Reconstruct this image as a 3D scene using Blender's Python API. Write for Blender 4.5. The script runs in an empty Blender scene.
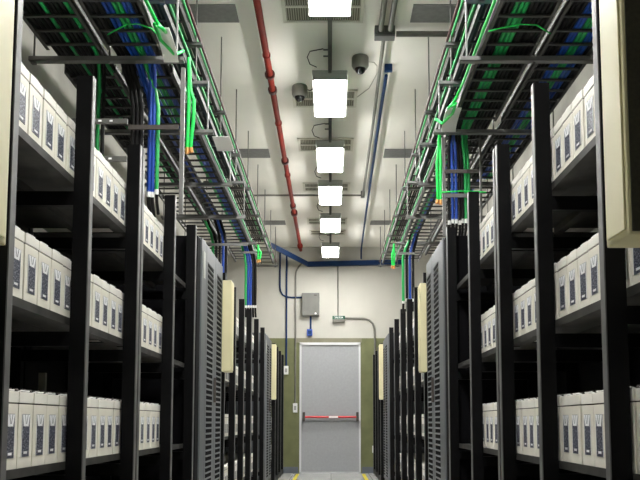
import bpy, bmesh, math, random
from mathutils import Vector
random.seed(7)
S = bpy.context.scene
COL = S.collection
PI = math.pi

# ---------------------------------------------------------------- materials
def nodes(m):
    m.use_nodes = True
    return m.node_tree.nodes, m.node_tree.links, m.node_tree.nodes['Principled BSDF']

def mat(name, col, rough=0.5, metal=0.0, var=0.0, scale=8.0, bump=0.0, spec=0.5):
    m = bpy.data.materials.new(name)
    N, L, b = nodes(m)
    b.inputs['Base Color'].default_value = (*col, 1)
    b.inputs['Roughness'].default_value = rough
    b.inputs['Metallic'].default_value = metal
    b.inputs['Specular IOR Level'].default_value = spec
    if var or bump:
        tc = N.new('ShaderNodeTexCoord')
        ns = N.new('ShaderNodeTexNoise'); ns.inputs['Scale'].default_value = scale
        ns.inputs['Detail'].default_value = 6
        L.new(tc.outputs['Object'], ns.inputs['Vector'])
        if var:
            r = N.new('ShaderNodeValToRGB')
            r.color_ramp.elements[0].position = 0.3; r.color_ramp.elements[1].position = 0.7
            r.color_ramp.elements[0].color = (*[c * (1 - var) for c in col], 1)
            r.color_ramp.elements[1].color = (*[min(1, c * (1 + var)) for c in col], 1)
            L.new(ns.outputs['Fac'], r.inputs['Fac']); L.new(r.outputs['Color'], b.inputs['Base Color'])
        if bump:
            bp = N.new('ShaderNodeBump'); bp.inputs['Strength'].default_value = bump
            bp.inputs['Distance'].default_value = 0.01
            L.new(ns.outputs['Fac'], bp.inputs['Height']); L.new(bp.outputs['Normal'], b.inputs['Normal'])
    return m

M = {}
M['ceiling'] = mat('painted_ceiling', (0.82, 0.80, 0.735), 0.8, var=0.04, scale=1.3, bump=0.15)
M['wall'] = mat('cream_wall', (0.46, 0.45, 0.405), 0.8, var=0.05, scale=2.0, bump=0.1)
M['olive'] = mat('olive_wall', (0.14, 0.15, 0.062), 0.6, var=0.15, scale=5.0)
M['side'] = mat('concrete_wall', (0.36, 0.35, 0.31), 0.85, var=0.22, scale=2.2, bump=0.3)
M['door'] = mat('grey_door_paint', (0.35, 0.36, 0.375), 0.55, var=0.05, scale=30)
M['doorframe'] = mat('door_frame_paint', (0.62, 0.63, 0.64), 0.45)
M['lintel'] = mat('lintel_grey', (0.20, 0.19, 0.13), 0.7, var=0.1)
M['base'] = mat('baseboard_slate', (0.11, 0.125, 0.15), 0.5, var=0.1)
M['black'] = mat('black_rack_paint', (0.0025, 0.0025, 0.003), 0.5, var=0.3, scale=20, spec=0.15)
M['matblack'] = mat('matt_black_panel', (0.006, 0.006, 0.007), 0.9, spec=0.05)
M['shelf'] = mat('dark_shelf_steel', (0.018, 0.017, 0.015), 0.6, var=0.85, scale=14)
M['edge'] = mat('lit_post_edge', (0.10, 0.10, 0.10), 0.45, var=0.3, scale=15)  # reflected light on the posts' aisle face, painted as a lighter grey
M['cell'] = mat('cream_battery_plastic', (0.80, 0.77, 0.685), 0.5, var=0.06, scale=12)
M['lid'] = mat('battery_lid_plastic', (0.85, 0.83, 0.77), 0.45, var=0.05, scale=12)
M['white'] = mat('white_plastic', (0.80, 0.80, 0.78), 0.4)
M['print'] = mat('label_white_print', (0.90, 0.91, 0.93), 0.5)
M['seam'] = mat('dark_seam', (0.06, 0.05, 0.045), 0.7)
M['galv'] = mat('galvanised_steel', (0.19, 0.19, 0.185), 0.5, 0.2, var=0.12, scale=14)
M['galvdark'] = mat('dull_galvanised', (0.13, 0.13, 0.12), 0.5, 0.35, var=0.2, scale=14)
M['rail'] = mat('ladder_rail_steel', (0.075, 0.075, 0.07), 0.65, 0.0, var=0.2, scale=10)
M['tray'] = mat('ladder_tray_steel', (0.035, 0.035, 0.033), 0.6, 0.0, var=0.2, scale=10)
M['cabinet'] = mat('grey_cabinet_paint', (0.10, 0.108, 0.12), 0.45, var=0.05, scale=5)
M['cream'] = mat('cream_enamel', (0.72, 0.67, 0.42), 0.4, var=0.04, scale=6)
M['olivedark'] = mat('dark_olive_grain', (0.045, 0.042, 0.026), 0.7, var=0.25, scale=120)
M['cable_black'] = mat('black_cable_jacket', (0.007, 0.0065, 0.0065), 0.55, spec=0.2)
M['cable_blue'] = mat('blue_cable_jacket', (0.004, 0.05, 0.33), 0.45)
M['cable_green'] = mat('green_cable_jacket', (0.010, 0.33, 0.075), 0.45)
M['bright_green'] = mat('bright_green_cable', (0.01, 0.62, 0.09), 0.4)
M['copper'] = mat('copper_lug', (0.75, 0.36, 0.12), 0.4, 0.5)
M['red'] = mat('red_pipe_paint', (0.20, 0.018, 0.009), 0.65, var=0.2, scale=6, spec=0.2)
M['redark'] = mat('dark_red_coupling', (0.055, 0.010, 0.009), 0.5)
M['exitred'] = mat('red_push_bar', (0.62, 0.03, 0.035), 0.35)
M['navy'] = mat('navy_conduit_paint', (0.003, 0.024, 0.088), 0.6, spec=0.2, var=0.15, scale=8)
M['bluebox'] = mat('blue_box', (0.01, 0.06, 0.36), 0.4)
M['conduit'] = mat('grey_conduit', (0.17, 0.165, 0.145), 0.5, 0.3, var=0.15, scale=6)
M['pvc'] = mat('pale_conduit', (0.40, 0.39, 0.33), 0.5, var=0.1, scale=6)
M['boxgrey'] = mat('grey_junction_box', (0.13, 0.13, 0.118), 0.6, var=0.08)
M['housing'] = mat('light_housing_grey', (0.34, 0.35, 0.33), 0.5)
M['camgrey'] = mat('camera_housing', (0.22, 0.215, 0.19), 0.45)
M['dome'] = mat('smoked_dome', (0.008, 0.008, 0.01), 0.08)
M['yellow'] = mat('yellow_floor_tape', (0.72, 0.60, 0.03), 0.5)
M['grille'] = mat('grille_slats', (0.38, 0.37, 0.30), 0.5)
M['grillewhite'] = mat('grille_frame', (0.66, 0.64, 0.56), 0.5)
M['grilledark'] = mat('grille_duct_dark', (0.13, 0.12, 0.09), 0.8)
M['patch'] = mat('grey_ceiling_panel', (0.17, 0.17, 0.165), 0.7, var=0.12, scale=25)
M['signgreen'] = mat('sign_green', (0.003, 0.075, 0.04), 0.4)

# cell label: navy with mottled lines of print
def label_mat():
    m = bpy.data.materials.new('navy_battery_label')
    N, L, b = nodes(m)
    tc = N.new('ShaderNodeTexCoord')
    mp = N.new('ShaderNodeMapping'); mp.inputs['Scale'].default_value = (1, 90, 240)
    ns = N.new('ShaderNodeTexNoise'); ns.inputs['Scale'].default_value = 1.0; ns.inputs['Detail'].default_value = 3
    r = N.new('ShaderNodeValToRGB')
    r.color_ramp.elements[0].position = 0.45; r.color_ramp.elements[1].position = 0.75
    r.color_ramp.elements[0].color = (0.014, 0.017, 0.042, 1)
    r.color_ramp.elements[1].color = (0.34, 0.36, 0.42, 1)
    L.new(tc.outputs['Object'], mp.inputs['Vector']); L.new(mp.outputs['Vector'], ns.inputs['Vector'])
    L.new(ns.outputs['Fac'], r.inputs['Fac']); L.new(r.outputs['Color'], b.inputs['Base Color'])
    b.inputs['Roughness'].default_value = 0.45
    return m
M['navylabel'] = label_mat()

def emis(name, col, s):
    m = bpy.data.materials.new(name)
    N, L, b = nodes(m)
    b.inputs['Base Color'].default_value = (0.8, 0.8, 0.8, 1)
    b.inputs['Emission Color'].default_value = (*col, 1)
    b.inputs['Emission Strength'].default_value = s
    return m
M['lamp'] = emis('fluorescent_diffuser', (1.0, 0.99, 0.955), 30.0)
M['lampside'] = emis('diffuser_side', (1.0, 0.99, 0.955), 15.0)

def floor_mat():
    m = bpy.data.materials.new('pale_floor_tiles')
    N, L, b = nodes(m)
    tc = N.new('ShaderNodeTexCoord')
    br = N.new('ShaderNodeTexBrick')
    br.offset = 0; br.inputs['Scale'].default_value = 1.0
    br.inputs['Brick Width'].default_value = 0.6; br.inputs['Row Height'].default_value = 0.6
    br.inputs['Mortar Size'].default_value = 0.004
    br.inputs['Color1'].default_value = (0.44, 0.44, 0.43, 1)
    br.inputs['Color2'].default_value = (0.47, 0.47, 0.455, 1)
    br.inputs['Mortar'].default_value = (0.22, 0.22, 0.21, 1)
    L.new(tc.outputs['Object'], br.inputs['Vector']); L.new(br.outputs['Color'], b.inputs['Base Color'])
    b.inputs['Roughness'].default_value = 0.25
    return m
M['floor'] = floor_mat()

# ---------------------------------------------------------------- mesh builder
class MB:
    def __init__(s): s.v = []; s.f = []; s.m = []; s.mats = []; s.sm = []
    def mi(s, m):
        if m not in s.mats: s.mats.append(m)
        return s.mats.index(m)
    def add(s, vs, fs, m, smooth=False):
        o = len(s.v); k = s.mi(m)
        s.v += [tuple(p) for p in vs]
        for f in fs: s.f.append([i + o for i in f]); s.m.append(k); s.sm.append(smooth)
        return s
    def box(s, x0, x1, y0, y1, z0, z1, m, bev=0.0):
        if x0 > x1: x0, x1 = x1, x0
        if y0 > y1: y0, y1 = y1, y0
        if z0 > z1: z0, z1 = z1, z0
        if bev <= 0:
            vs = [(x, y, z) for z in (z0, z1) for y in (y0, y1) for x in (x0, x1)]
            fs = [(0, 2, 3, 1), (4, 5, 7, 6), (0, 1, 5, 4), (2, 6, 7, 3), (0, 4, 6, 2), (1, 3, 7, 5)]
            return s.add(vs, fs, m)
        bm = bmesh.new(); bmesh.ops.create_cube(bm, size=1)
        for v in bm.verts:
            v.co = Vector(((x0 + x1) / 2 + v.co.x * (x1 - x0), (y0 + y1) / 2 + v.co.y * (y1 - y0), (z0 + z1) / 2 + v.co.z * (z1 - z0)))
        bmesh.ops.bevel(bm, geom=list(bm.edges), offset=bev, segments=2, affect='EDGES', profile=0.6)
        bm.verts.index_update()
        s.add([v.co[:] for v in bm.verts], [[v.index for v in f.verts] for f in bm.faces], m)
        bm.free(); return s
    def tube(s, pts, r, m, n=8, cap=True):
        pts = [Vector(p) for p in pts]
        rings = []
        up = None
        for i, p in enumerate(pts):
            a = pts[max(i - 1, 0)]; b = pts[min(i + 1, len(pts) - 1)]
            t = (b - a).normalized()
            if up is None:
                up = Vector((0, 0, 1)) if abs(t.z) < 0.9 else Vector((1, 0, 0))
            u = (up - t * up.dot(t)).normalized(); w = t.cross(u); up = u
            rr = r[i] if isinstance(r, (list, tuple)) else r
            rings.append([p + (u * math.cos(2 * PI * k / n) + w * math.sin(2 * PI * k / n)) * rr for k in range(n)])
        vs = [q for ring in rings for q in ring]; fs = []
        for i in range(len(pts) - 1):
            for k in range(n):
                a = i * n + k; b = i * n + (k + 1) % n
                fs.append((a, b, b + n, a + n))
        s.add(vs, fs, m, True)
        if cap:
            s.add(rings[0], [list(range(n))[::-1]], m); s.add(rings[-1], [list(range(n))], m)
        return s
    def lathe(s, c, prof, m, n=24, smooth=True):
        # prof: list of (radius, z) relative to c, top to bottom or the reverse
        vs = []; fs = []
        for (r, z) in prof:
            for k in range(n):
                a = 2 * PI * k / n
                vs.append((c[0] + r * math.cos(a), c[1] + r * math.sin(a), c[2] + z))
        for i in range(len(prof) - 1):
            for k in range(n):
                a = i * n + k; b = i * n + (k + 1) % n
                fs.append((a, b, b + n, a + n))
        return s.add(vs, fs, m, smooth)
    def mesh(s, name):
        me = bpy.data.meshes.new(name)
        me.from_pydata(s.v, [], s.f)
        for mm in s.mats: me.materials.append(M[mm])
        me.polygons.foreach_set('material_index', s.m)
        me.polygons.foreach_set('use_smooth', s.sm)
        me.update()
        bm = bmesh.new(); bm.from_mesh(me); bmesh.ops.recalc_face_normals(bm, faces=bm.faces); bm.to_mesh(me); bm.free()
        return me
    def build(s, name, parent=None, loc=None, label=None):
        o = bpy.data.objects.new(name, s.mesh(name)); COL.objects.link(o)
        if parent: o.parent = parent
        if loc: o.location = loc
        if label: o['label'] = label
        return o

def tag(o, label=None, cat=None, group=None, kind=None):
    if label: o['label'] = label
    if cat: o['category'] = cat
    if group: o['group'] = group
    if kind: o['kind'] = kind
    return o
def empty(name, loc=(0, 0, 0)):
    o = bpy.data.objects.new(name, None); COL.objects.link(o); o.location = loc
    o.empty_display_size = 0.05
    return o
def copy_tree(o, parent=None):
    c = o.copy(); COL.objects.link(c); c.parent = parent
    for ch in list(o.children): copy_tree(ch, c)
    return c
def struct(name, mb): return tag(mb.build(name), kind='structure')

ORD = ['first', 'second', 'third', 'fourth', 'fifth', 'sixth', 'seventh', 'eighth', 'ninth', 'tenth', 'eleventh', 'twelfth',
       'thirteenth', 'fourteenth', 'fifteenth', 'sixteenth', 'seventeenth', 'eighteenth', 'nineteenth', 'twentieth']

# ---------------------------------------------------------------- room
YD = 13.44; ZC = 3.724; XL = -1.78; XR = 1.67; YB = -3.0
struct('floor', MB().box(XL - .1, XR + .1, YB - .1, YD + .1, -0.1, 0, 'floor'))
struct('ceiling', MB().box(XL - .1, XR + .1, YB - .1, YD + .1, ZC, ZC + .1, 'ceiling'))
struct('wall_left', MB().box(XL - .1, XL, YB, YD, 0, ZC, 'side'))
struct('wall_right', MB().box(XR, XR + .1, YB, YD, 0, ZC, 'side'))
struct('wall_rear', MB().box(XL - .1, XR + .1, YB - .1, YB, 0, ZC, 'wall'))
WZ = 2.20
DX0, DX1, DZ = -0.515, 0.485, 2.115
b = MB()
b.box(XL - .1, XR + .1, YD, YD + .1, WZ, ZC, 'wall')
struct('wall_back', b)
b = MB()
b.box(XL - .1, DX0, YD, YD + .1, 0, WZ, 'olive'); b.box(DX1, XR + .1, YD, YD + .1, 0, WZ, 'olive')
struct('wall_back_wainscot', b)
o = struct('trim_1', MB().box(DX0 - .06, DX1 + .02, YD - .012, YD + .1, DZ + .012, WZ, 'lintel'))
struct('baseboard_left', MB().box(XL, DX0 - .02, YD - .015, YD, 0, .10, 'base'))
struct('baseboard_right', MB().box(DX1 + .02, XR, YD - .015, YD, 0, .10, 'base'))
# door
d = tag(empty('door_1', (0, YD, 0)), kind='structure')
MB().box(DX0 + .03, DX1 - .03, .005, .045, .02, DZ - .03, 'door').build('door_leaf', d)
f = MB()
f.box(DX0, DX0 + .03, -.02, .06, 0, DZ, 'doorframe'); f.box(DX1 - .03, DX1, -.02, .06, 0, DZ, 'doorframe')
f.box(DX0, DX1, -.02, .06, DZ - .03, DZ + .012, 'doorframe'); f.box(DX0, DX1, -.02, .06, 0, .018, 'doorframe')
f.build('door_frame', d)
p = MB()
p.tube([(-.43, -.075, .905), (.42, -.075, .905)], .017, 'exitred', 12)
pb = p.build('push_bar', d, label='red push bar')
MB().box(-.035, .115, -.0955, -.0915, .893, .917, 'print').build('bar_pale_patch', pb)  # pale patch on the middle of the bar
MB().box(-.42, .41, -.03, .005, .845, .885, 'door', .004).build('bar_shadow_strip', d, label='grey strip for the shadow under the bar')  # strip added where the bar's shadow falls on the door
for x in (-.44, .43):
    MB().box(x - .02, x + .02, -.10, .005, .835, .985, 'seam', .006).build('bar_bracket', d, label='black end bracket')
# yellow floor lines
for x, w in ((-.53, 'left'), (.515, 'right')):
    o = MB().box(x - .025, x + .025, -1.5, YD - .22, 0.0, .0015, 'yellow').build('floor_tape')
    tag(o, 'yellow tape line on the floor along the %s edge of the aisle' % w, 'floor tape', 'yellow floor lines')

# ---------------------------------------------------------------- ceiling lights
def make_light():
    t = empty('ceiling_light')
    h = MB(); h.box(-.136, .136, -.385, .385, .015, .045, 'housing', .006); h.build('housing', t)
    l = MB(); l.box(-.114, .114, -.372, .372, -.030, -.022, 'lamp'); l.box(-.114, .114, -.372, .372, -.022, .015, 'lampside'); l.build('diffuser', t)
    r = MB(); r.box(-.132, .132, -.384, -.373, -.030, .016, 'housing'); r.build('end_cap', t)
    r = MB(); r.box(-.132, .132, .373, .384, -.030, .016, 'housing'); r.build('end_cap', t)
    s = MB(); s.box(-.012, .012, -.40, -.385, .02, .230, 'galvdark'); s.box(-.05, .0, -.405, -.399, .14, .15, 'galvdark')
    s.box(-.05, .0, -.405, -.399, .19, .20, 'galvdark'); s.box(-.012, .012, -.40, -.30, .045, .053, 'galvdark')
    s.build('hanger', t)
    s = MB(); s.box(-.012, .012, .38, .40, .045, .230, 'galvdark'); s.build('hanger', t)
    c = MB(); c.tube([(-.10, -.40, .06), (-.15, -.43, .07), (-.17, -.44, .12), (-.15, -.43, .17), (-.05, -.43, .19)], .004, 'cable_black', 6)
    c.build('power_cord', t)
    return t
LZ = 3.432
ly = [1.75, 3.2, 4.62, 6.35, 7.90, 9.18, 10.62, 12.33]
L0 = make_light()
ord_l = ['', '', 'nearest lit fixture, cut by the top edge',
         'second lit fixture, between the two dome cameras', 'third lit fixture along the ceiling row',
         'fourth lit fixture, beside the thin crosswise conduit', 'fifth lit fixture, next to last before the door wall',
         'farthest and smallest lit fixture, above the exit door']
for i, y in enumerate(ly):
    t = L0 if i == 0 else copy_tree(L0)
    t.location = (-.008, y, LZ)
    lab = ('ceiling light, ' + ord_l[i]) if ord_l[i] else 'white ceiling light, %s from the back wall over the unseen near aisle' % ORD[i]
    tag(t, lab, 'ceiling light', 'ceiling lights over the aisle')
o = MB().box(-.024, .008, -2.5, 13.0, ZC - .050, ZC, 'boxgrey').build('lighting_channel')
tag(o, 'long grey steel channel on the ceiling that the lights hang from', 'channel')

# ---------------------------------------------------------------- grilles and panels on the ceiling
def grille(y0, y1, lab, x0=-.345, x1=.232):
    t = empty('ceiling_grille', ((x0 + x1) / 2, (y0 + y1) / 2, ZC))
    w = (x1 - x0) / 2; h = (y1 - y0) / 2
    MB().box(-w + .02, w - .02, -h + .02, h - .02, -.004, 0, 'grilledark').build('duct_opening', t)
    f = MB(); f.box(-w, w, -h, -h + .025, -.012, 0, 'grillewhite'); f.box(-w, w, h - .025, h, -.012, 0, 'grillewhite')
    f.box(-w, -w + .025, -h, h, -.012, 0, 'grillewhite'); f.box(w - .025, w, -h, h, -.012, 0, 'grillewhite')
    f.box(-w, w, -.01, .01, -.013, 0, 'grillewhite'); f.build('frame', t)
    s = MB(); n = 32
    for k in range(n):
        x = -w + .03 + (2 * w - .06) * k / (n - 1)
        s.box(x - .003, x + .003, -h + .02, h - .02, -.011, -.004, 'grille')
    s.build('slats', t)
    tag(t, lab, 'air grille', 'air grilles on the ceiling')
grille(5.24, 5.70, 'slatted air grille on the ceiling behind the nearest light')
grille(6.92, 7.31, 'slatted air grille on the ceiling behind the second light, beside the left camera')
grille(8.15, 8.54, 'slatted air grille on the ceiling above the third light')
grille(9.73, 10.08, 'slatted air grille on the ceiling above the fourth light')
grille(11.46, 11.82, 'slatted air grille on the ceiling between the two farthest lights')
grille(12.2, 12.5, 'small slatted air grille on the ceiling above the farthest light', -.33, .22)
for y0, y1, w in ((5.45, 5.70, 'nearest'), (8.49, 8.77, 'middle'), (11.62, 11.86, 'farthest')):
    for sx, side, xa, xb in ((-1, 'left', -1.27, -.665), (1, 'right', .573, 1.17)):
        o = MB().box(xa, xb, y0, y1, ZC - .008, ZC, 'patch').build('ceiling_panel')
        tag(o, '%s dark grey rectangular ceiling panel on the %s of the aisle' % (w, side), 'ceiling panel', 'grey ceiling panels')

# ---------------------------------------------------------------- dome cameras
def dome_camera(x, y, lab, cab):
    t = empty('dome_camera', (x, y, ZC))
    MB().lathe((0, 0, 0), [(0, 0), (.062, 0), (.068, -.012), (.068, -.075), (.055, -.098), (.0, -.098)], 'camgrey').build('housing', t)
    MB().lathe((0, 0, -.094), [(.044, .002), (.043, -.012), (.036, -.030), (.022, -.043), (.0, -.048)], 'dome').build('dome', t)
    c = MB(); c.tube(cab, .004, 'pvc' if x > 0 else 'cable_black', 6); c.build('cord', t)
    tag(t, lab, 'camera', 'dome cameras')
dome_camera(-.27, 6.85, 'grey dome security camera on the ceiling left of the second light',
            [(.06, 0, -.03), (.09, -.02, -.05), (.115, -.05, -.045), (.12, -.1, -.02), (.16, -.16, -.006), (.24, -.2, -.006)])
dome_camera(.232, 6.28, 'grey dome security camera on the ceiling right of the second light',
            [(.06, 0, -.04), (.11, .0, -.045), (.14, .1, -.03), (.15, .3, -.006), (.1, .6, -.006), (-.05, .9, -.006)])

# ---------------------------------------------------------------- pipes and conduits
t = empty('red_pipe', (-.50, 5, 3.66))
MB().tube([(0, -6.5, 0), (0, 8.38, 0)], .026, 'red', 14).build('pipe', t)
def py_at(py):
    th = math.atan(.094); c, s = math.cos(th), math.sin(th)
    v = -(py - 421) / 820 - .094
    return (3.66 - .84) * (c - v * s) / (s + v * c)
for py, r, m, w in ((55, .036, 'red', .02), (74.5, .052, 'redark', .03), (90, .046, 'redark', .05), (123, .038, 'red', .03), (161, .052, 'redark', .05),
                    (175, .040, 'red', .04), (206, .046, 'redark', .08), (213, .060, 'redark', .07), (246, .055, 'red', .10)):
    y = py_at(py) - 5
    MB().tube([(0, y - w / 2, 0), (0, y + w / 2, 0)], .026 + (r - .026) * .6, m, 14).build('coupling', t)
    MB().box(-.006, .006, y - .006, y + .006, .02, .064, 'galvdark').build('pipe_clamp', t)
tag(t, 'red fire pipe running along the ceiling left of the lights', 'pipe')

def conduit(name, pts, r, m, lab, cat='conduit', n=10, extra=None, group=None):
    t = MB(); t.tube(pts, r, m, n)
    if extra:
        for e in extra: t.box(*e)
    return tag(t.build(name), lab, cat, group)
ZT = 3.675
conduit('conduit', [(.40, 10.08, ZT - .01), (.402, 7.5, ZT), (.392, 5.86, ZT)], .014, 'conduit', 'thin grey conduit along the ceiling from the strut clamp to the far elbow')
conduit('conduit', [(.362, -2.5, ZT), (.362, 5.72, ZT)], .020, 'conduit', 'left one of the two grey conduits side by side at the top edge')
conduit('conduit', [(.432, -2.5, ZT), (.432, 5.72, ZT)], .020, 'conduit', 'right one of the two grey conduits side by side at the top edge')
conduit('conduit', [(-1.7, 10.12, ZT + .0), (-.03, 10.12, ZT + .0), (.40, 10.12, ZT + .0)], .012, 'conduit', 'thin grey conduit crossing the ceiling behind the fourth light')
o = MB().box(.375, .425, 10.085, 10.15, ZT - .03, ZC, 'boxgrey', .004).build('conduit_box')
tag(o, 'small grey ceiling box at the elbow of the thin conduit', 'junction box')
t = empty('strut_clamp', (.395, 5.79, ZT))
MB().box(-.075, .075, -.04, .04, -.036, -.020, 'galv', .003).build('plate', t)
MB().box(-.075, .075, -.035, .035, -.022, .049, 'galvdark', .004).build('saddle', t)
for x in (-.055, .0, .055):
    MB().tube([(x, -.058, -.02), (x, -.058, .02)], .008, 'galvdark', 8).build('bolt', t)
tag(t, 'galvanised strut clamp where the two ceiling conduits meet the crosswise pipe', 'clamp')
conduit('crosswise_pipe', [(.48, 5.80, ZC - .045), (XR - .002, 5.80, ZC - .045)], .021, 'conduit', 'thick grey pipe running crosswise on the ceiling to the right wall', 'pipe', 14)
conduit('blue_conduit', [(.455, 6.52, ZT), (.455, 7.5, ZT), (.48, 11, ZT), (.498, 13.0, ZT), (.498, 13.30, ZT - .03), (.498, 13.33, ZT - .12), (.498, 13.33, 3.50)], .014, 'navy',
        'blue conduit running along the ceiling right of the lights to the back wall')
o = MB().box(.435, .497, 6.40, 6.44, ZC - .06, ZC, 'navy', .004).build('blue_junction_box')
tag(o, 'small dark blue junction box on the ceiling beside the right camera', 'junction box')
# back wall trunking and conduits
def trunk(p0, p1, p2, w=.03, h=.04):
    vs = []; fs = []
    for p in (p0, p1, p2):
        for dy in (-w, w):
            for dz in (-h, h): vs.append((p[0], p[1] + dy, p[2] + dz))
    for i in (0, 4):
        fs += [(i, i + 1, i + 5, i + 4), (i + 2, i + 6, i + 7, i + 3), (i, i + 4, i + 6, i + 2), (i + 1, i + 3, i + 7, i + 5)]
    fs += [(0, 2, 3, 1), (8, 9, 11, 10)]
    return MB().add(vs, fs, 'navy')
o = trunk((-.93, 11.95, 3.455), (-.38, 13.36, 3.42), (1.20, 13.36, 3.455)).build('blue_trunking')
tag(o, 'thick navy blue trunking crossing the back wall and bending toward the left', 'trunking')
YW = YD - .018
def wallpath(pts): return [(x, YW, z) for x, z in pts]
conduit('blue_conduit', wallpath([(-.845, 3.66), (-.845, 3.05), (-.835, 2.98), (-.80, 2.92), (-.74, 2.885), (-.66, 2.875), (-.475, 2.875)]), .014, 'navy', 'blue conduit bending from the trunking into the grey wall box')
conduit('blue_conduit', wallpath([(-.735, 3.66), (-.735, 1.73)]), .015, 'navy', 'straight blue conduit running down the back wall left of the door')
conduit('grey_conduit', wallpath([(-.47, 3.47), (-.54, 3.38), (-.575, 3.31), (-.585, 3.22), (-.585, 1.12)]), .014, 'conduit', 'grey conduit running down beside the left edge of the door')
for x, z0, z1, lab in ((-.735, 1.60, 1.74, 'small white socket box at the foot of the straight blue conduit'), (-.585, .98, 1.13, 'small white socket box at the foot of the grey conduit left of the door')):
    t = empty('socket_box', (x, YD, (z0 + z1) / 2)); hh = (z1 - z0) / 2
    MB().box(-.036, .036, -.04, 0, -hh, hh, 'white', .004).build('box', t)
    MB().box(-.02, .02, -.043, -.04, -hh * .5, hh * .4, 'housing').build('cover', t)
    tag(t, lab, 'socket')
t = empty('wall_box', (-.335, YD, 2.75))
MB().box(-.145, .145, -.09, 0, -.19, .19, 'boxgrey', .008).build('case', t)
MB().box(-.135, .135, -.098, -.09, -.18, .175, 'boxgrey', .003).build('door', t)
MB().box(.055, .10, -.102, -.098, .14, .16, 'seam').build('name_plate', t)
MB().box(.07, .095, -.106, -.098, -.165, -.14, 'print').build('latch', t)
tag(t, 'grey metal electrical box on the back wall above the door', 'electrical box')
conduit('blue_conduit', wallpath([(-.335, 2.56), (-.335, 2.34)]), .016, 'navy', 'short blue conduit hanging down below the grey wall box')
t = empty('blue_box', (-.35, YD, 2.29))
MB().box(-.045, .045, -.05, 0, -.055, .055, 'bluebox', .006).build('box', t)
MB().box(-.03, .03, -.054, -.05, -.035, .03, 'navy').build('cover', t)
tag(t, 'bright blue small box above the door lintel', 'junction box')
conduit('grey_conduit', wallpath([(.115, 3.42), (.115, 2.56)]), .011, 'conduit', 'thin grey conduit dropping from the trunking to the green exit sign')
conduit('grey_conduit', wallpath([(.23, 2.53), (.55, 2.525), (.63, 2.50), (.69, 2.44), (.715, 2.35), (.72, 2.25), (.722, .42)]), .016, 'conduit', 'grey conduit from the exit sign bending down right of the door')
t = empty('socket_box', (.70, YD - .03, .38))
MB().box(-.03, .03, -.05, 0.03, -.05, .06, 'white', .004).build('box', t)
MB().box(-.018, .018, -.053, -.05, -.03, .03, 'housing').build('cover', t)
tag(t, 'small white socket box low on the back wall right of the door', 'socket')
# exit sign
t = empty('exit_sign', (.128, YD - .05, 2.535))
MB().box(-.105, .105, -.012, .05, -.028, .028, 'signgreen', .004).build('panel', t)
MB().box(-.10, .10, -.014, .03, -.070, -.030, 'conduit', .002).build('sign_shadow_strip', t, label='grey strip for the shadow under the sign')  # shadow below the sign, built as a grey strip
cu = bpy.data.curves.new('sign_text', 'FONT'); cu.body = 'SALIDA'; cu.size = .042; cu.extrude = .001
cu.align_x = 'CENTER'; cu.align_y = 'CENTER'; cu.materials.append(M['print'])
to = bpy.data.objects.new('text_source', cu); COL.objects.link(to)
me = bpy.data.meshes.new_from_object(to.evaluated_get(bpy.context.evaluated_depsgraph_get()))
bpy.data.objects.remove(to); bpy.data.curves.remove(cu)
me.materials.clear(); me.materials.append(M['print'])
to = bpy.data.objects.new('lettering', me); COL.objects.link(to); to.parent = t
to.location = (0, -.0135, 0); to.rotation_euler = (PI / 2, 0, 0)
tag(t, 'small green exit sign with white lettering on the back wall above the door', 'sign')

# ---------------------------------------------------------------- battery racks
TIERS = [1.603, 1.157, .715, .29]      # top surface of each shelf
TN = ['upper', 'middle', 'lower', 'bottom']
PW, PT = .052, .034
def rack(sx, xf, posts, ztop, lab, depth=.50):
    """sx=-1 left, +1 right; xf = |x| of the aisle-side face of the posts"""
    y0, y1 = posts[0], posts[-1]
    t = empty('battery_rack', (sx * xf, (y0 + y1) / 2, 0))
    yc = (y0 + y1) / 2
    def bx(mb, a, b2, ya, yb, za, zb, m, bev=0):  # a,b2 measured outward from the front face
        return mb.box(sx * a, sx * b2, ya - yc, yb - yc, za, zb, m, bev)
    for y in posts:
        p = MB(); bx(p, .003, PW, y, y + PT, 0, ztop, 'black'); bx(p, 0, .003, y + .001, y + PT - .001, 0, ztop, 'edge')
        p.build('post', t)
        p = MB(); bx(p, depth - PW, depth, y, y + PT, 0, TIERS[0] + .02, 'black'); p.build('rear_post', t)
        for z in TIERS:
            br = MB(); bx(br, PW, depth - PW, y + .004, y + PT - .004, z - .085, z - .04, 'black')
            br.build('side_brace', t)
        ft = MB(); bx(ft, -.012, PW + .01, y - .012, y + PT + .012, 0, .012, 'housing'); ft.build('foot', t, label='pale foot plate')
    for z in TIERS:
        s = MB()
        bx(s, PW, PW + .004, y0 + PT, y1, z - .022, z + .002, 'shelf')         # front lip
        bx(s, PW + .004, PW + .045, y0 + PT, y1, z - .022, z - .018, 'shelf')   # lower flange
        bx(s, PW + .004, depth - .003, y0 + PT, y1, z - .004, z, 'shelf')
        bx(s, depth - .06, depth - PW - .004, y0 + PT, y1, z - .036, z - .004, 'shelf')
        bx(s, .22, .25, y0 + PT, y1, z - .03, z - .004, 'shelf')
        s.build('shelf', t)
    bp = MB(); bx(bp, depth, depth + .004, y0, y1 + PT, .05, TIERS[0] - .02, 'black'); bp.build('back_panel', t)
    bs = MB(); bx(bs, .006, PW - .004, y0 + PT, y1, .02, .08, 'black'); bs.build('kick_rail', t)
    tag(t, lab, 'rack', 'black steel battery racks')
XLN, XRN, XLF, XRF = .76, .66, .785, .688
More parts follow.
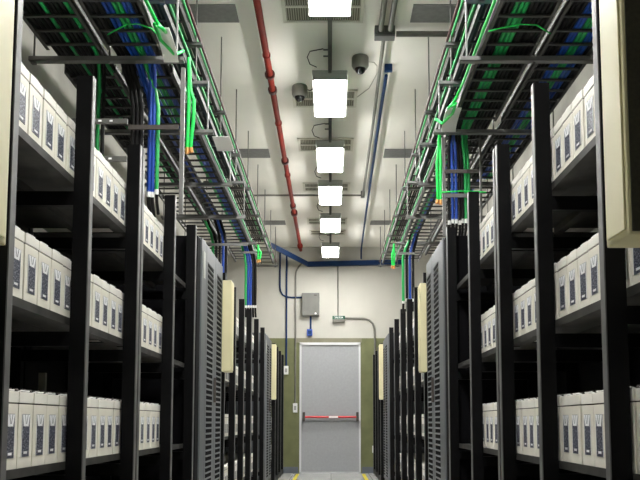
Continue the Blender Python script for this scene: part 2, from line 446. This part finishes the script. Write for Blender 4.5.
for sx, xf, side in ((-1, XLN, 'left'), (1, XRN, 'right')):
    P1, P2 = ([1.28, 1.905, 2.53, 3.185], [3.235, 3.92, 4.53]) if sx < 0 else ([1.28, 1.955, 2.585, 3.18], [3.235, 3.86, 4.585])
    rack(sx, xf, P1, 1.94, 'nearest black steel battery rack on the %s of the aisle' % side)
    rack(sx, xf, P2, 1.94, 'second black steel battery rack on the %s, before the grey cabinet' % side)
for sx, xf, side in ((-1, XLF, 'left'), (1, XRF, 'right')):
    rack(sx, xf, [6.05, 6.72, 7.38, 8.05], 1.945, 'black battery rack beyond the near cream box on the %s' % side)
    rack(sx, xf, [8.10, 8.85, 9.65], 1.945, 'black battery rack just before the far grey cabinet on the %s' % side)
    rack(sx, xf - (.03 if sx < 0 else .018), [11.15, 11.75, 12.4, 13.1], 1.90, 'farthest black battery rack on the %s, beside the door wall' % side)

# ---------------------------------------------------------------- battery cells
CW, CH, CD = .0985, .182, .33
def make_cell():
    """front faces +x at x=0; body runs to -x; y centred; z from 0"""
    t = empty('battery')
    MB().box(-CD, 0, -CW / 2, CW / 2, 0, CH * .84, 'cell', .0015).build('case', t)
    l = MB(); l.box(-CD - .001, .0012, -CW / 2, CW / 2, CH * .855, CH, 'lid', .0015); l.box(-CD + .002, -.0012, -CW / 2 + .001, CW / 2 - .001, CH * .83, CH * .86, 'seam')
    lo = l.build('lid', t)
    g = MB()
    g.tube([(-.012, -.032, CH), (-.004, -.028, CH + .003), (-.001, 0, CH + .002), (-.004, .028, CH + .003), (-.012, .032, CH)], .002, 'white', 6)
    g.build('handle', lo)
    w = .0275; z0, z1 = CH * .15, CH * .71; zv = CH * .55
    lb = MB(); lb.box(0, .0012, -w, w, z0, z1, 'navylabel')
    lo = lb.build('label', t)
    v = MB()
    e = .0018
    v.add([(e, -w * .92, z1 - .001), (e, w * .92, z1 - .001), (e, w * .60, zv), (e, -w * .60, zv),
           (.0005, -w * .92, z1 - .001), (.0005, w * .92, z1 - .001), (.0005, w * .60, zv), (.0005, -w * .60, zv)],
          [(0, 1, 2, 3), (4, 7, 6, 5), (0, 4, 5, 1), (1, 5, 6, 2), (2, 6, 7, 3), (3, 7, 4, 0)], 'print')
    e = .0024
    for k in (-1, 1):
        v.add([(e, k * w * .42, z1 - .002), (e, k * w * .30, z1 - .002), (e, k * w * .02, zv + .006), (e, k * w * .14, zv + .006)], [(0, 1, 2, 3)], 'navylabel')
    v.box(.0005, .0018, -w * .45, w * .45, z0 + .007, z0 + .013, 'print')
    v.box(.0005, .0018, -w * 1.02, -w * .97, z0, z1, 'print'); v.box(.0005, .0018, w * .97, w * 1.02, z0, z1, 'print')
    v.build('print', lo)
    for yy in (-.03, .03):
        MB().lathe((-.06, yy, CH), [(.009, 0), (.009, .008), (.006, .012), (0, .012)], 'seam', 10).build('terminal', t)
    return t
def far_cell_mb(ox=0, oy=0, oz=0, s=1, mb=None):
    mb = mb or MB()
    mb.box(ox, ox - s * CD, oy - CW / 2, oy + CW / 2, oz, oz + CH * .84, 'cell')
    mb.box(ox + s * .001, ox - s * CD, oy - CW / 2 + .001, oy + CW / 2 - .001, oz + CH * .84, oz + CH * .855, 'seam')
    mb.box(ox + s * .001, ox - s * CD, oy - CW / 2, oy + CW / 2, oz + CH * .855, oz + CH, 'lid')
    mb.box(ox, ox + s * .0012, oy - .026, oy + .026, oz + CH * .15, oz + CH * .55, 'navylabel')
    mb.box(ox, ox + s * .0012, oy - .018, oy + .018, oz + CH * .55, oz + CH * .71, 'print')
    return mb

cell0 = make_cell(); used = [False]
PITCH = .1055
for sx, xf, side in ((-1, XLN, 'left'), (1, XRN, 'right')):
    postsN = [1.28, 1.905, 2.53, 3.235, 3.92, 4.53] if sx < 0 else [1.28, 1.955, 2.585, 3.235, 3.86, 4.585]
    for ti in range(3):
        cnt = {}
        for k in range(27):
            y = 1.682 + PITCH * k
            if y > 3.92: continue
            if used[0]: c = copy_tree(cell0)
            else: c = cell0; used[0] = True
            lift = random.uniform(0, .003)
            c.location = (sx * (xf + PW + .0055 + random.uniform(0, .004)), y, TIERS[ti])
            c.rotation_euler = (0, 0, (PI if sx > 0 else 0) + random.uniform(-.004, .004))
            c.scale = (1, 1, [1.0, 1.02, 1.11][ti])
            bay = max(i for i, p in enumerate(postsN) if p < y)
            cnt[bay] = cnt.get(bay, 0) + 1
            tag(c, 'cream battery on %s rack %s shelf, %s cell past the %s black post' % (side, TN[ti], ORD[cnt[bay] - 1], ['cropped nearest', 'first full', 'second full', 'third full', 'fourth full'][bay]),
                'battery', 'cream batteries on the %s rack %s shelf' % (side, TN[ti]))
o = MB().box(-1.185, -1.158, 3.32, 3.34, TIERS[2], 1.035, 'pvc').build('grey_bracket')
tag(o, 'small pale grey upright bracket behind the batteries of the left lower shelf', 'bracket')
fm = {1: far_cell_mb(s=-1).mesh('battery'), -1: far_cell_mb(s=1).mesh('battery')}
stuff = MB()
for sx, xf, side in ((-1, XLF, 'left'), (1, XRF, 'right')):
    xx = sx * (xf + PW + .026)
    for ti in range(4):
        ys = [6.135 + PITCH * k for k in range(33)]
        n = 0
        for y in ys:
            if n < 20:
                o = bpy.data.objects.new('battery', fm[sx]); COL.objects.link(o); o.location = (xx, y, TIERS[ti])
                tag(o, 'distant cream battery on far %s rack %s shelf, %s past the cream box' % (side, TN[ti], ORD[n]), 'battery',
                    'cream batteries on the far %s rack %s shelf' % (side, TN[ti]))
            else:
                far_cell_mb(xx, y, TIERS[ti], -sx, stuff)
            n += 1
        for k in range(17): far_cell_mb(xx, 11.24 + PITCH * k, TIERS[ti], -sx, stuff)
tag(stuff.build('battery_rows'), 'rows of cream batteries on the most distant shelves of both rack lines', 'batteries', kind='stuff')

# ---------------------------------------------------------------- grey louvred cabinets
def cabinet(sx, xf, y0, y1, lab, z1=1.93):
    t = empty('louvred_cabinet', (sx * xf, (y0 + y1) / 2, 0))
    h = (y1 - y0) / 2
    def bx(mb, a, b2, ya, yb, za, zb, m, bev=0): return mb.box(sx * a, sx * b2, ya, yb, za, zb, m, bev)
    b = MB(); bx(b, .022, .52, -h, h, .10, z1, 'cabinet', .004); b.build('body', t)
    b = MB(); bx(b, .03, .50, -h + .01, h - .01, 0, .10, 'seam'); b.build('plinth', t)
    W = 2 * h
    cols = ((-h + .004, -h + W * (.20 if sx < 0 else .04)), (-h + W * (.205 if sx < 0 else .045), -h + W * .62), (-h + W * .625, h - .004))
    for j, (ya, yb) in enumerate(cols):
        p = MB(); bx(p, 0.0, .021, ya, yb, .11, z1 - .01, 'cabinet', .004)
        dp = p.build('door', t)
        if j == 0:
            if sx > 0: continue
            q = MB(); bx(q, -.004, .0, -h + .05, -h + .12, z1 - .24, z1 - .08, 'housing'); q.build('name_plate', dp, label='pale name plate')
            continue
        if j == 1:
            q = MB(); bx(q, -.016, .0, yb - .035, yb - .02, .96, 1.12, 'seam', .003); q.build('handle', dp)
        lv = MB(); n = int((z1 - .24) / .034)
        for k in range(n):
            z = .17 + .034 * k
            a, b2 = (-h + W * .25, -h + W * .52) if j == 1 else (-h + W * .70, -h + W * .95)
            lv.add([(0, a, z + .016), (0, b2, z + .016), (sx * -.0035, b2, z + .012), (sx * -.0035, a, z + .012), (0, a, z + .009), (0, b2, z + .009)],
                   [(0, 1, 2, 3), (0, 3, 4), (1, 5, 2), (3, 2, 5, 4)], 'cabinet')
            lv.add([(sx * -.0006, a, z - .013), (sx * -.0006, b2, z - .013), (sx * -.0006, b2, z + .009), (sx * -.0006, a, z + .009)], [(0, 1, 2, 3)], 'matblack')
        lv.build('louvres', dp)
    tag(t, lab, 'cabinet', 'grey louvred cabinets')
cabinet(-1, XLN, 4.76, 5.69, 'near grey louvred cabinet on the left, after the battery racks')
cabinet(1, XRN, 4.76, 5.62, 'near grey louvred cabinet on the right, after the battery racks')
cabinet(-1, XLF, 9.80, 10.80, 'far grey louvred cabinet on the left', 1.90)
cabinet(1, XRF, 9.80, 10.80, 'far grey louvred cabinet on the right', 1.90)

for sx, xf, side in ((-1, XLN, 'left'), (1, XRN, 'right')):
    o = MB().box(sx * (xf + .004), sx * (xf + .5), 4.625, 4.745, 0, 1.90, 'matblack', .003).build('filler_panel')
    tag(o, 'narrow black filler panel between the %s battery rack and grey cabinet' % side, 'panel')

# ---------------------------------------------------------------- cream boxes on the rack fronts
def cream_box(sx, xi, xo, y0, y1, z0, z1, lab, dark=False):
    t = empty('cream_box', (sx * xo, (y0 + y1) / 2, z0)); h = (y1 - y0) / 2; H = z1 - z0; w = xo - xi
    MB().box(0, -sx * w, -h, h, 0, H, 'cream', .004).build('case', t)
    MB().box(-sx * w, -sx * (w + .004), -h + .012, h - .012, .012, H - .012, 'cream', .002).build('front_cover', t)
    if dark:
        MB().box(-sx * .004, -sx * (w - .006), -h - .003, -h, .006, H - .006, 'olivedark').build('dark_side', t, label='dark olive near side')  # thin dark olive sheet over the camera-facing side
    MB().box(0, sx * .03, -h + .02, h - .02, H * .8, H * .85, 'galvdark').build('mounting_bracket', t)
    tag(t, lab, 'box', 'cream boxes mounted on the rack line')
cream_box(-1, .652, .752, 1.50, 1.62, 1.19, 1.89, 'cream metal box at the extreme left edge of the view')
cream_box(1, .553, .650, 1.495, 1.62, 1.185, 1.89, 'cream metal box with dark near side at the extreme right edge', True)
cream_box(-1, .702, .765, 5.72, 5.86, 1.185, 1.83, 'cream metal box beyond the near grey cabinet on the left')
cream_box(1, .622, .665, 5.66, 5.80, 1.18, 1.80, 'cream metal box beyond the near grey cabinet on the right')
cream_box(-1, .735, .79, 10.86, 11.0, 1.125, 1.86, 'distant cream metal box beyond the far grey cabinet on the left')
cream_box(1, .645, .70, 10.86, 11.0, 1.125, 1.86, 'distant cream metal box beyond the far grey cabinet on the right')

# ---------------------------------------------------------------- cable ladders
def mx(x, sx): return x if sx < 0 else -.09 - x          # mirror plane of the room's plan
def ladder(sx, xa, xb, z, y0, y1, pitch, lab, rm='tray', hh=.045):
    xa, xb = mx(xa, sx), mx(xb, sx)
    if xa > xb: xa, xb = xb, xa
    t = empty('cable_ladder', ((xa + xb) / 2, y0, z)); w = (xb - xa) / 2
    for k in (-1, 1):
        r = MB(); r.box(k * w, k * (w - .004), 0, y1 - y0, 0, hh, rm)
        r.box(k * w, k * (w - .016), 0, y1 - y0, 0, .003, rm); r.box(k * w, k * (w - .016), 0, y1 - y0, hh - .003, hh, rm)
        r.build('rail', t)
    rg = None; y = pitch * .5
    while y < y1 - y0 - .02:
        if rg is None: rg = MB().box(-w + .006, w - .006, -.008, .008, .004, .014, 'tray').build('rung', t); o = rg
        else: o = rg.copy(); COL.objects.link(o); o.parent = t
        o.location = (0, y, 0); y += pitch
    tag(t, lab, 'cable ladder', 'overhead cable ladders')
    return t
Z1, Z2, Z3 = 2.595, 2.90, 3.145
for sx, side, ye in ((-1, 'left', 3.75), (1, 'right', 4.68)):
    ladder(sx, -.800, -1.062, Z1, 1.2, ye, .1355, 'near lowest cable ladder above the %s racks, on the aisle side' % side, 'rail')
    ladder(sx, -1.090, -1.352, Z1, 1.2, ye, .1355, 'near lowest cable ladder above the %s racks, on the wall side' % side, 'rail')
    ladder(sx, -.800, -1.062, Z1, ye + .26, 8.95, .1355, 'long far lowest cable ladder above the %s racks, on the aisle side' % side, 'rail')
    ladder(sx, -1.090, -1.352, Z1, ye + .26, 8.6, .1355, 'long far lowest cable ladder above the %s racks, on the wall side' % side, 'rail')
    ladder(sx, -.835, -1.00, Z2, 1.2, 7.0, .25, 'narrow middle level cable ladder above the %s racks' % side)
    ladder(sx, -.845, -1.03, Z3, 1.2, 11.9, .25, 'narrow top level cable ladder above the %s racks' % side)

# hangers
def hanger(sx, y, side, n, low_x=-.712):
    t = empty('trapeze_hanger', (0, y, ZC))
    g = lambda x: mx(x, sx)
    def bar(x0, x1, z, name='cross_bar'):
        b = MB(); b.box(g(x0), g(x1), -.02, .02, z - .022 - ZC, z - ZC - .019, 'galv'); b.box(g(x0), g(x1), -.02, -.017, z - .022 - ZC, z - ZC, 'galv')
        b.box(g(x0), g(x1), .017, .02, z - .022 - ZC, z - ZC, 'galvdark'); b.build(name, t)
    low = y < 9.0
    if low: bar(low_x, -1.46, Z1)
    mid = y < 7.3
    if mid: bar(-.745, -1.10, Z2)
    bar(-.79, -1.10, Z3)
    def rod(x, z0, z1, r=.005):
        MB().tube([(g(x), 0, z0 - ZC), (g(x), 0, z1 - ZC)], r, 'galvdark', 8).build('threaded_rod', t)
    rod(-.825, (Z2 if mid else Z3) - .03, ZC); rod(-1.075, (Z1 if low else Z3) - .03, ZC)
    if low: rod(-1.44, Z1 - .03, ZC)
    b = MB(); b.box(g(-.745), g(-.752), -.008, .008, Z1 - .02 - ZC, Z2 + .01 - ZC, 'galv')
    b.build('side_bracket', t) if mid else None
    for x, z in ((-.825, Z2 if mid else Z3), (-1.44, Z1))[:2 if low else 1]:
        MB().box(g(x) - .012, g(x) + .012, -.012, .012, z - .032 - ZC, z - .022 - ZC, 'galvdark').build('nut', t)
    tag(t, 'trapeze hanger over the %s racks, %s bar from the camera end' % (side, ORD[n]), 'hanger', 'trapeze hangers carrying the cable ladders')
hy = [1.80, 2.82, 3.83, 4.83, 5.94, 6.92, 7.95, 9.03, 10.03, 11.03, 12.0]
for sx, side in ((-1, 'left'), (1, 'right')):
    for n, y in enumerate(hy):
        hanger(sx, y, side, n, -.712 if n < 4 else -.735)

# ---------------------------------------------------------------- cables
def cable(pts, colr, lab, r=.0098, n=7, name=None, group=None, tags=False):
    t = MB(); t.tube(pts, r, 'cable_' + colr if 'cable_' + colr in M else colr, n)
    o = t.build(name or colr.split('_')[-1].replace('green', 'green') + '_cable')
    if tags:
        p = Vector(pts[-1])
        MB().tube([(p.x, p.y, p.z + .004), (p.x, p.y, p.z - .024)], r * .95, 'white', 8).build('cable_tag', o, label='white end tag')
        MB().tube([(p.x, p.y, p.z - .024), (p.x, p.y + .01, p.z - .06), (p.x, p.y + .05, p.z - .11)], r * .8, 'cable_black', 6).build('cable_end', o, label='black sleeved end')
    tag(o, lab, 'cable', group)
    return o
seen = {}
def clabel(colr, where):
    k = (colr, where); n = seen.get(k, 0); seen[k] = n + 1
    return '%s %s cable %s' % (ORD[n] if n < 20 else 'last', colr, where)
def run(sx, x, z, y0, y1, colr, where, drop=None, lay=0, r=.0098):
    """x in left-side coordinates; drop=(x at the bottom, z bottom)"""
    zz = z + .026 + lay * .0225
    rnd = lambda s=.002: random.uniform(-s, s)
    pts = []; y = y0
    while y < y1 - .45:
        pts.append((mx(x, sx) + rnd(), y, zz + rnd(.001))); y += .4
    if drop:
        dx, dz = mx(drop[0], sx), drop[1]; x0 = mx(x, sx)
        if len(drop) > 2: y1 += drop[2]
        pts += [(x0, y1 - .16, zz), (x0 + (dx - x0) * .1, y1 - .08, zz - .006), (x0 + (dx - x0) * .25, y1 - .03, zz - .035),
                (x0 + (dx - x0) * .45, y1 - .006, zz - .09), (x0 + (dx - x0) * .8, y1, zz - .16), (dx, y1, zz - .25), (dx, y1, (zz + dz) / 2), (dx, y1, dz)]
    else:
        pts.append((mx(x, sx), y1, zz))
    cable(pts, colr, clabel(colr, where), r, group='%s cables %s' % (colr, where), tags=bool(drop))
P = .0212
CN = {'k': 'black', 'b': 'blue', 'g': 'green'}
wA, wB = 'in the %s lowest ladder nearer the aisle', 'in the %s lowest ladder nearer the wall'
# left, first layer
dropsA = {2: -.868, 3: -.884, 6: -.876, 5: -.848, 7: -.892, 8: -.930, 9: -.950, 10: -.970}
for i, ch in enumerate('kkbbggbbkkk'):
    x = -.824 - P * i
    if i in dropsA: run(-1, x, Z1, 1.2, 3.90, CN[ch], wA % 'left', (dropsA[i], 1.955 + random.uniform(-.01, .01), .018 if i in (6, 7) else 0), 0, .0125 if i > 7 else .0098)
    else: run(-1, x, Z1, 1.2, 5.1, CN[ch], wA % 'left')
dropsB = {1: -1.142, 2: -1.163, 0: -1.118}
for i, ch in enumerate('kgkkkkgkkkk'):
    x = -1.114 - P * i
    if i in dropsB: run(-1, x, Z1, 1.2, 3.90, CN[ch], wB % 'left', (dropsB[i], 1.985))
    else: run(-1, x, Z1, 1.2, 5.2, CN[ch], wB % 'left')
# left, second layer continuing down the hall
sA = 'stacked above in the %s ladder nearer the aisle'; sB = 'stacked above in the %s ladder nearer the wall'
endA = {0: (8.08, -.752), 1: (8.08, -.775), 2: (8.08, -.80), 3: (8.08, -.825), 4: (8.08, -.85), 8: (7.12, -.925), 9: (7.12, -.95), 10: (7.12, -.98)}
for i, ch in enumerate('kkbbgbgbkbk'):
    x = -.824 - P * i
    if i in endA: run(-1, x, Z1, 1.2, endA[i][0], CN[ch], sA % 'left', (endA[i][1], 1.985), 1, .0125)
    else: run(-1, x, Z1, 1.2, 5.2, CN[ch], sA % 'left', None, 1)
for i, ch in enumerate('kgkkggkbbkk'):
    x = -1.114 - P * i
    if i in (0, 1): run(-1, x, Z1, 1.2, 7.12, CN[ch], sB % 'left', (-1.01 - .03 * i, 1.985), 1, .0125)
    elif i == 2: run(-1, x, Z1, 1.2, 8.5, CN[ch], sB % 'left', None, 1)
    elif i in (3, 4): run(-1, x, Z1, 1.2, 6.2, CN[ch], sB % 'left', None, 1)
    else: run(-1, x, Z1, 1.2, 5.2, CN[ch], sB % 'left', None, 1)
# right, first layer (left-side coordinates, mirrored)
mr = lambda x: -.09 - x
dR = {0: .720, 1: .785, 2: .802, 3: .822, 4: .841}
for i, ch in enumerate('kkkgggkkkkk'):
    x = -.824 - P * i
    if i in dR: run(1, x, Z1, 1.2, 4.90, CN[ch], wA % 'right', (mr(dR[i]), 2.06 + random.uniform(-.01, .01)))
    else: run(1, x, Z1, 1.2, 5.3, CN[ch], wA % 'right')
for i, ch in enumerate('kkkkbbggbbk'):
    run(1, -1.114 - P * i, Z1, 1.2, 5.9, CN[ch], wB % 'right')
d2 = {0: .741, 1: .763}
for i, ch in enumerate('bbkgbkggkkk'):
    x = -.824 - P * i
    if i in d2: run(1, x, Z1, 1.2, 4.895, CN[ch], sA % 'right', (mr(d2[i]), 2.06), 1)
    elif i in (2, 3, 4, 5): run(1, x, Z1, 1.2, 7.75, CN[ch], sA % 'right', (mr({3: .690, 2: .725, 4: .755, 5: .785}[i]), 2.0 + (.0 if i != 3 else -.02)), 1, .0135)
    else: run(1, x, Z1, 1.2, 5.9 if i < 8 else 5.2, CN[ch], sA % 'right', None, 1)
for i, ch in enumerate('kkbbggkk'):
    run(1, -1.114 - P * (i + 2), Z1, 1.2, 7.0 if i < 3 else 5.9, CN[ch], sB % 'right', None, 1)
# upper ladders
for sx, side in ((-1, 'left'), (1, 'right')):
    for i, ch in enumerate('kkkgk'):
        run(sx, -.865 - .026 * i, Z2, 1.2, 6.8, CN[ch], 'in the %s middle level ladder' % side)
    for i, ch in enumerate('kgkkkk'):
        run(sx, -.866 - .024 * i, Z3, 1.2, 10.5, CN[ch], 'in the %s top level ladder' % side)
# green earth cables clipped to the outside of the rails
for sx, side in ((-1, 'left'), (1, 'right')):
    g = lambda x: mx(x, sx)
    ye = 3.52 if sx < 0 else 4.42
    cable([(g(-.789), 1.2, Z1 + .03), (g(-.789), 2.4, Z1 + .032), (g(-.789), ye - .2, Z1 + .028), (g(-.778), ye, Z1 + .02), (g(-.745), ye + .03, Z1 - .01),
           (g(-.742), ye - .06, Z1 - .035), (g(-.77), ye - .09, Z1 - .03), (g(-.775), ye + .06, Z1 - .03), (g(-.74), ye + .22, Z1 - .028), (g(-.71), ye + .28, Z1 + .02)],
          'bright_green', 'bright green earth cable looping at the end of the near %s ladder rail' % side, .008, 8, 'earth_cable', 'green earth cables')
    cable([(g(-.789), ye + .7, Z1 + .03), (g(-.789), 7, Z1 + .03), (g(-.789), 8.9, Z1 + .03)], 'green', 'green earth cable along the far %s lowest ladder rail' % side, .007, 6, 'earth_cable', 'green earth cables')
    cable([(g(-.834), 1.2, Z3 + .053), (g(-.832), 11.7, Z3 + .053)], 'green', 'green earth cable along the top level ladder on the %s' % side, .008, 6, 'earth_cable', 'green earth cables')
    cable([(g(-.824), 1.2, Z2 + .053), (g(-.824), 6.9, Z2 + .053)], 'green', 'green earth cable along the middle level ladder on the %s' % side, .008, 6, 'earth_cable', 'green earth cables')
    cable([(g(-.80), 1.2, Z3 + .01), (g(-.80), 11.8, Z3 + .01)], 'redark', 'thin dark red conduit beside the top level ladder on the %s' % side, .009, 8, 'red_conduit')
# tie cables slung across below the near ladders
cable([(-1.0, 3.53, Z1 - .03), (-.965, 3.50, Z1 - .028), (-.90, 3.47, Z1 - .012), (-.85, 3.47, Z1 - .010), (-.80, 3.5, Z1 - .016), (-.77, 3.56, Z1 - .03)], 'bright_green',
      'thin green wire slung crosswise under the near left ladder', .0035, 6, 'green_wire')
cable([(.70, 3.50, Z1 - .03), (.75, 3.49, Z1 - .02), (.84, 3.47, Z1 - .012), (.91, 3.48, Z1 - .010), (.98, 3.52, Z1 - .03)], 'bright_green',
      'thin green wire slung crosswise under the near right ladder', .0035, 6, 'green_wire')

# struts with hanging earth cables
def strut(x, y, z0, z1, lab):
    w = .010 if 'wall side' not in lab else .006
    b = MB(); b.box(x - w, x + w, y - .009, y + .009, z0, z1 + .002, 'galv' if w > .008 else 'galvdark')
    tag(b.build('steel_strut'), lab, 'strut')
strut(-.728, 3.90, 1.84, Z1 - .024, 'galvanised strut hanging beside the near left bundle of cables')
strut(.690, 4.90, 1.96, Z1 - .024, 'galvanised strut hanging beside the near right bundle of cables')
strut(.915, 4.90, 1.96, Z1 - .024, 'galvanised strut behind the near right cable drop, on the wall side')
def hanging_earth(x, y, z1, zb, lab, sx):
    t = empty('earth_cable', (x, y, zb))
    H = z1 - zb
    MB().tube([(0, 0, H), (.004, 0, H * .5), (0, 0, .0)], .009, 'bright_green', 8).build('cable', t)
    MB().tube([(.0, .0, H), (-sx * .012, 0, H * .62), (-sx * (.030 if sx < 0 else .018), 0, H * .52), (-sx * (.028 if sx < 0 else .018), 0, H * .3), (-sx * .016, 0, 0)], .009, 'bright_green', 8).build('cable', t)
    MB().tube([(0, 0, 0), (0, 0, -.03)], .011, 'copper', 8).build('lug', t, label='copper lug')
    MB().tube([(-sx * .018, 0, 0), (-sx * .022, 0, -.025)], .010, 'copper', 8).build('lug', t, label='copper lug')
    tag(t, lab, 'cable', 'hanging earth cables')
hanging_earth(-.700, 3.885, 2.62, 2.165, 'bright green earth cable pair hanging beside the left galvanised strut', -1)
hanging_earth(.666, 4.885, 2.62, 2.18, 'bright green earth cable pair hanging beside the right galvanised strut', 1)
cable([(.668, 4.86, 2.22), (.78, 4.85, 2.225), (.94, 4.86, 2.22)], 'bright_green', 'thin green wire running crosswise over the right cable drop', .005, 6, 'green_wire')
hanging_earth(-.725, 8.0, 2.58, 2.43, 'small green earth cable hanging at the distant left cable drop', -1)
hanging_earth(.62, 7.95, 2.58, 2.36, 'small green earth cable hanging at the distant right cable drop', 1)

# clamp bars across the vertical bundles
for x0, x1, y, z, lab in ((-.985, -.74, 3.875, 2.25, 'black strap bar holding the near left cable drop'), (.69, .90, 4.87, 2.34, 'black strap bar holding the near right cable drop'),
                          (.69, .90, 4.87, 2.19, 'galvanised bar low across the near right cable drop'),
                          (-1.06, -.73, 7.08, 2.37, 'galvanised bar across the first distant left cable drop'), (-.90, -.72, 8.04, 2.5, 'galvanised bar across the second distant left cable drop'),
                          (.64, .80, 7.71, 2.42, 'galvanised bar across the distant right cable drop')):
    o = MB().box(x0, x1, y - .012, y, z, z + .022, 'galv' if 'galv' in lab else 'seam').build('strap_bar')
    tag(o, lab, 'bar')

# white cable drop-out plates
def dropout(sx, xa, xb, y0, lab, L=.24, z=Z1 - .005, dr=.06):
    t = MB(); n = 8; pts = []
    for k in range(n + 1):
        a = (PI / 2.2) * k / n
        pts.append((y0 + L * math.sin(a), z - dr * (1 - math.cos(a))))
    vs = []; fs = []
    for (y, zz) in pts:
        for x in (xa, xb):
            for e in (0, .003): vs.append((x, y, zz + e))
    for k in range(n):
        i = 4 * k
        fs += [(i, i + 2, i + 6, i + 4), (i + 1, i + 5, i + 7, i + 3), (i, i + 4, i + 5, i + 1), (i + 2, i + 3, i + 7, i + 6)]
    fs += [(0, 1, 3, 2), (4 * n, 4 * n + 2, 4 * n + 3, 4 * n + 1)]
    t.add(vs, fs, 'white')
    tag(t.build('dropout_plate'), lab, 'plate')
dropout(-1, -.795, -.725, 3.52, 'white curved drop-out plate at the end of the near left ladder')
dropout(1, .650, .735, 4.46, 'white curved drop-out plate at the end of the near right ladder')
dropout(-1, -.735, -.63, 4.93, 'white curved drop-out plate above the near left grey cabinet', .22, dr=.02)

# perforated wall brackets behind the racks
for sx, side, xa, xb, y in ((-1, 'left', XL, -.92, 3.6), (1, 'right', .90, XR, 3.75)):
    for z, w in ((2.00, 'lower'), (2.175, 'upper')):
        if sx > 0 and w == 'upper': continue
        t = empty('perforated_bracket', (0, y, 0))
        MB().box(xa, xb, -.008, .008, z + .004, z + .026, 'galvdark').build('bar', t)
        h = MB(); k = xa + .03
        while k < xb - .03: h.box(k, k + .014, -.0095, -.0078, z + .011, z + .019, 'print'); k += .05
        h.build('holes', t)
        tag(t, '%s perforated steel bracket from the wall behind the near %s rack tops' % (w, side), 'bracket', 'perforated brackets')

# ---------------------------------------------------------------- camera
cd = bpy.data.cameras.new('camera'); cam = bpy.data.objects.new('camera', cd); COL.objects.link(cam)
cam.location = (0, 0, .84); cam.rotation_euler = (PI / 2 + math.atan(.094), 0, 0)
cd.sensor_width = 36; cd.lens = 820 / 640 * 36
cd.shift_x = -11 / 640; cd.shift_y = 104 / 640
cd.clip_start = .05
S.camera = cam
w = bpy.data.worlds.new('world'); S.world = w; w.use_nodes = True
w.node_tree.nodes['Background'].inputs['Color'].default_value = (.8, .85, .9, 1)
w.node_tree.nodes['Background'].inputs['Strength'].default_value = .2
S.view_settings.view_transform = 'Standard'; S.view_settings.look = 'None'
S.view_settings.gamma = 1; S.view_settings.use_curve_mapping = False
S.view_settings.exposure = 1.6
